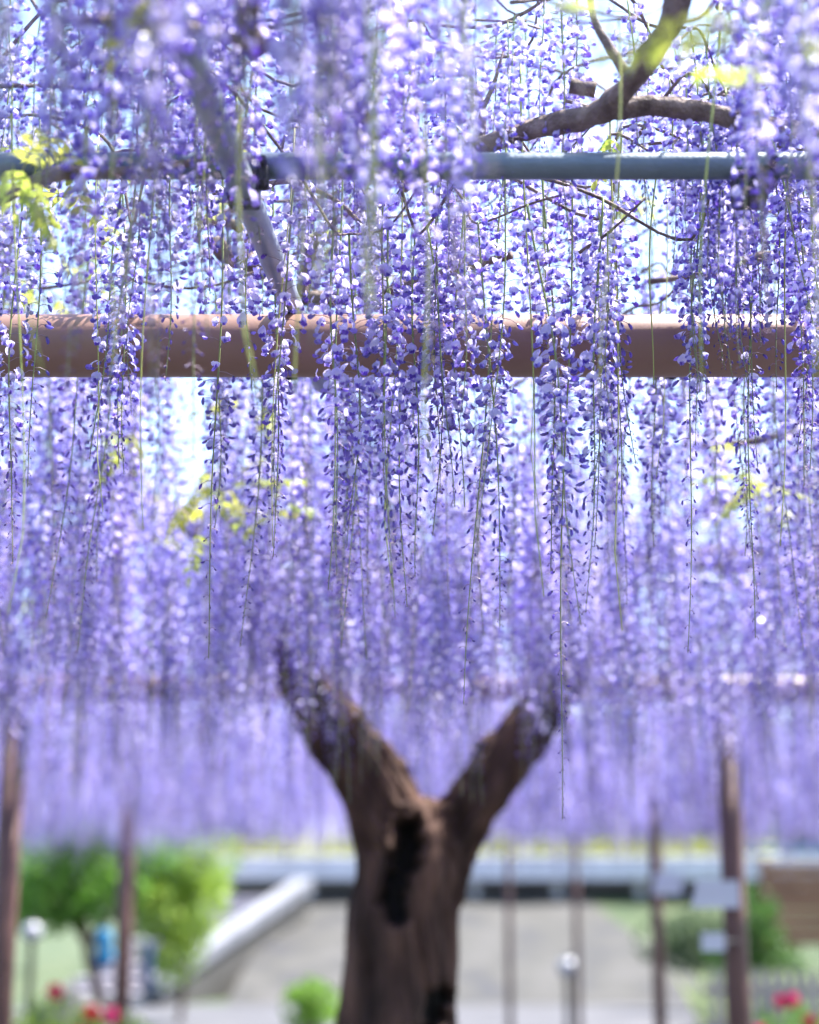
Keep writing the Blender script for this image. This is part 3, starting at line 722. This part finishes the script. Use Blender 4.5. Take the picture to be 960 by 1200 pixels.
for k in range(18): b.tube([(-6.2 + .55 * k, -.3, -.0), (-6.2 + .55 * k, -.3, .2)], .02, 6)
b.build('stem', M_bark, hd)
# blue handrail pipe beyond the hedge on the right
rl = empty('handrail', (8, 30.6, 2.19)); tag(rl, 'blue painted handrail on the right of the concrete ledge', 'railing')
b = MB(); b.tube([(-2.5, 0, .12), (6, 0, .12)], .045, 12); b.build('rail', M_blue, rl, True)
for k in range(6):
    b = MB(); b.tube([(-2.2 + 1.55 * k, 0, 0), (-2.2 + 1.55 * k, 0, .12)], .03, 10); b.build('post', M_blue, rl, True)

# stairs with white parapet
sb = at_y(185, 1172, 25.0); stp = at_y(350, 1058, 29.2); dirv = Vector((stp.x - sb.x, stp.y - sb.y, 0)); run = dirv.length; dirv.normalize(); lat = Vector((-dirv.y, dirv.x, 0))
stairs = empty('stairs', (sb.x, sb.y, 0)); tag(stairs, 'grey stone stairs with a white sloping parapet rising to the ledge', 'stairs')
rz = math.atan2(dirv.y, dirv.x); ns = 9; rise = 1.5 / ns
for k in range(ns):
    c = Vector((0, 0, 0)) + dirv * (run * (k + .5) / ns) + lat * .95; h_ = rise * (k + 1)
    b = MB(); b.box((c.x, c.y, h_ / 2), (run / ns - .004, 1.6, h_), rz, bev=.012); b.build('step', M_stone, stairs)
def prism(prof, hw):
    b = MB(); vs = []; n = len(prof)
    for sgn in (-1, 1):
        for (t, z) in prof: q = dirv * run * t + lat * hw * sgn; vs.append((q.x, q.y, z))
    b.add(vs, [tuple(range(n - 1, -1, -1)), tuple(range(n, 2 * n))] + [(i, (i + 1) % n, n + (i + 1) % n, n + i) for i in range(n)]); return b
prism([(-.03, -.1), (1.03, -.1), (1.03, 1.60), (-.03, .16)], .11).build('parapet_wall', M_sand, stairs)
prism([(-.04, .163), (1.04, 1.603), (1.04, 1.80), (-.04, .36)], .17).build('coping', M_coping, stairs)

# lamps, signs
def bollard(label, u, vtop, Y, rad, h):
    c = at_y(u, vtop, Y); root = empty('garden_lamp', (c.x, Y, 0)); tag(root, label, 'lamp', None)
    z = c.z - rad
    b = MB(); b.lathe([(.055, 0), (.055, .03), (.035, .05), (.032, z - rad * .9), (.05, z - rad * .85), (.05, z - rad * .7)], 16); b.build('post', M_clamp if h else M_post, root, True)
    b = MB(); b.lathe([(rad * math.sin(math.pi * (.05 + .9 * i / 10)), -rad * math.cos(math.pi * (.05 + .9 * i / 10))) for i in range(11)], 20, (0, 0, z)); b.build('globe', M_globe, root, True)
    b = MB(); b.lathe([(.02, 0), (.05, .004), (.01, .03)], 12, (0, 0, z + rad * .97)); b.build('cap', M_clamp, root, True)
bollard('white globe lamp on dark post at the edge of the pale path', 665, 1122, 19.5, .11, 1)
bollard('white globe lamp standing left of the small garden tree', 38, 1080, 17.5, .10, 1)
def sign(label, u, v, Y, wpx, hpx, px_, slant):
    c = at_y(u, v, Y); k = (c - CAM).length / FPX; wd, ht = wpx * k, hpx * k
    root = empty('name_plate', tuple(c)); tag(root, label, 'sign', None)
    b = MB(); sh = slant * wd
    q = [(-wd / 2, -ht / 2), (wd / 2, -ht / 2), (wd / 2 - sh * 0, ht / 2), (-wd / 2 + sh, ht / 2)]
    b.add([(x, -.004, z) for x, z in q] + [(x, .004, z) for x, z in q], [(0, 1, 2, 3), (7, 6, 5, 4)] + [(i, 4 + i, 4 + (i + 1) % 4, (i + 1) % 4) for i in range(4)]); b.build('plate', M_white, root)
    b = MB(); b.tube([(px_ - c.x, .02, 0), (0, .006, 0)], .008, 8); b.build('bracket', M_clamp, root, True)
sign('blank white plate fixed to the thick brown post', 838, 1048, 8.15, 54, 30, 1.54, .12)
sign('small white plate fixed to the thin dark post', 782, 1036, 13.5, 34, 24, 1.92, .1)
sign('small pale plate low on the thick brown post', 836, 1104, 8.2, 26, 20, 1.54, .0)

# wooden boards on the right
wb = at_y(945, 1060, 23); root = empty('wooden_screen', (wb.x, 23, 0)); tag(root, 'orange wooden board screen beyond the dark green bush', 'screen')
for k in range(7):
    b = MB(); b.box((.35, 0, .95 + .15 * k + .0), (1.9, .035, .14), bev=.006); b.build('board', M_wood, root)
for x in (-.5, .4, 1.2):
    b = MB(); b.box((x, .06, .95), (.09, .08, 2.1), bev=.008); b.build('post', M_wood, root)
pf = at_y(905, 1150, 17); root = empty('picket_fence', (pf.x, 17, 0)); tag(root, 'low grey wooden picket fence behind the pink azalea', 'fence')
for k in range(17):
    b = MB(); x = -.55 + .11 * k; h_ = .82 + .015 * math.sin(k * 2.1)
    b.add([(x - .035, -.01, 0), (x + .035, -.01, 0), (x + .035, -.01, h_ - .05), (x, -.01, h_), (x - .035, -.01, h_ - .05), (x - .035, .01, 0), (x + .035, .01, 0), (x + .035, .01, h_ - .05), (x, .01, h_), (x - .035, .01, h_ - .05)], [(0, 1, 2, 3, 4), (9, 8, 7, 6, 5)] + [(i, 5 + i, 5 + (i + 1) % 5, (i + 1) % 5) for i in range(5)])
    b.build('picket', M_greywood, root)
for z in (.28, .62):
    b = MB(); b.box((.33, .035, z), (2.0, .04, .07), bev=.005); b.build('rail', M_greywood, root)
# pale grasses between fence and bush, rocks on the left
def rock(label, u, v, Y, s, seed):
    c = at_y(u, v, Y); b = MB(); n, m_ = 14, 9
    prof = [(math.sin(math.pi * (.04 + .92 * i / m_)), -math.cos(math.pi * (.04 + .92 * i / m_))) for i in range(m_ + 1)]
    b.lathe(prof, n)
    b.v = [tuple(Vector((p[0] * s[0], p[1] * s[1], p[2] * s[2])) * (1 + .28 * noise.noise(Vector(p) * 1.3 + Vector((seed, 0, 0))) + .1 * noise.noise(Vector(p) * 4))) for p in b.v]
    o = b.build('garden_rock', M_rock, None, True, (c.x, Y, s[2] * .7)); tag(o, label, 'rock')
rock('large pale rock behind the red blooms', 80, 1145, 15.5, (.36, .3, .42), 1)
gr = MB(); g = random.Random(4)
for _ in range(2600):
    x, y = g.uniform(3.3, 6.5), g.uniform(18.2, 20.5); h_ = g.uniform(.35, .75); a = g.uniform(0, 6.28); w_ = .018
    lx, ly = g.gauss(0, .12), g.gauss(0, .12)
    gr.add([(x - w_ * math.cos(a), y - w_ * math.sin(a), 0), (x + w_ * math.cos(a), y + w_ * math.sin(a), 0), (x + lx * .4, y + ly * .4, h_ * .6), (x + lx, y + ly, h_)], [(0, 1, 2), (0, 2, 3)], mixc((.35, .42, .24), (.55, .60, .42), g.random()))
o = gr.build('ornamental_grass', M_foliage); tag(o, 'pale ornamental grass behind the picket fence', 'grass', kind='stuff')

# blue cloth on the tree and the navy bundle by the post
def bundle(name, label, cat, u, v, Y, wpx, hpx, m, bulges):
    c = at_y(u, v, Y); k = Y / FPX; b = MB(); n = 14; prof = []
    for i in range(15):
        t = i / 14; r = wpx * k * .5 * max(.12, math.sin(math.pi * (.06 + .88 * t)) ** .5) * (1 - .28 * math.exp(-((t - .52) * 9) ** 2) * bulges)
        prof.append((r, (t - .5) * hpx * k))
    b.lathe(prof, n); b.v = [tuple(Vector(p) + Vector((p[0], p[1], 0)) * .25 * noise.noise(Vector((math.atan2(p[1], p[0]) * 1.5, p[2] * 4, u)))) for p in b.v]
    root = empty(name, tuple(c)); tag(root, label, cat); b.build('cloth', m, root, True)
    b = MB(); b.tube([(0, 0, hpx * k * .45), (.01, .03, hpx * k * .62), (.03, .05, hpx * k * .75)], .008, 6); b.build('cord', M_clamp, root, True)
bundle('cloth_bundle', 'bright blue cloth bundle hanging by the garden tree trunk', 'bundle', 122, 1112, 19.4, 23, 44, M_blue, 1)
bundle('cloth_bundle', 'narrow navy cloth bundle hanging in front of the bright bush', 'bundle', 173, 1130, 20.5, 13, 52, M_navy, .3)

# trees behind the ledge
g = random.Random(15)
tl = ['dark evergreen tree behind the left end of the hedge', 'bluish evergreen tree behind the hedge', 'broad dark tree behind the middle of the ledge', 'mid green tree behind the ledge', 'bright green tree behind the blue handrail', 'dark tree beyond the wooden screen', 'broad green tree beyond the garden tree', 'dark green tree beyond the white globe lamp']
for k, (x, y, h_, cols) in enumerate([(-4.5, 40, 3.8, BG), (-.5, 42, 3.6, BG), (3.5, 41, 3.9, DG), (7, 43, 4.2, BG), (9.5, 39, 4.0, DG), (13, 38, 4.4, DG), (-9, 36, 4.2, DG), (-13, 38, 4.4, BG)]):
    bush('broadleaf_tree', tl[k], 'tree', (x, y), [((0, 0, h_ * .55), (2.0, 1.6, h_ * .36)), ((-1.1, 0, h_ * .42), (1.2, 1.2, h_ * .3)), ((1.1, .2, h_ * .5), (1.2, 1.2, h_ * .32)), ((.2, 0, h_ * .8), (1.2, 1.1, h_ * .22))], 3000, .17, cols, 60 + k, [([(0, 0, -.2), (.05, 0, h_ * .3), (0, .1, h_ * .7)], .16)], None)
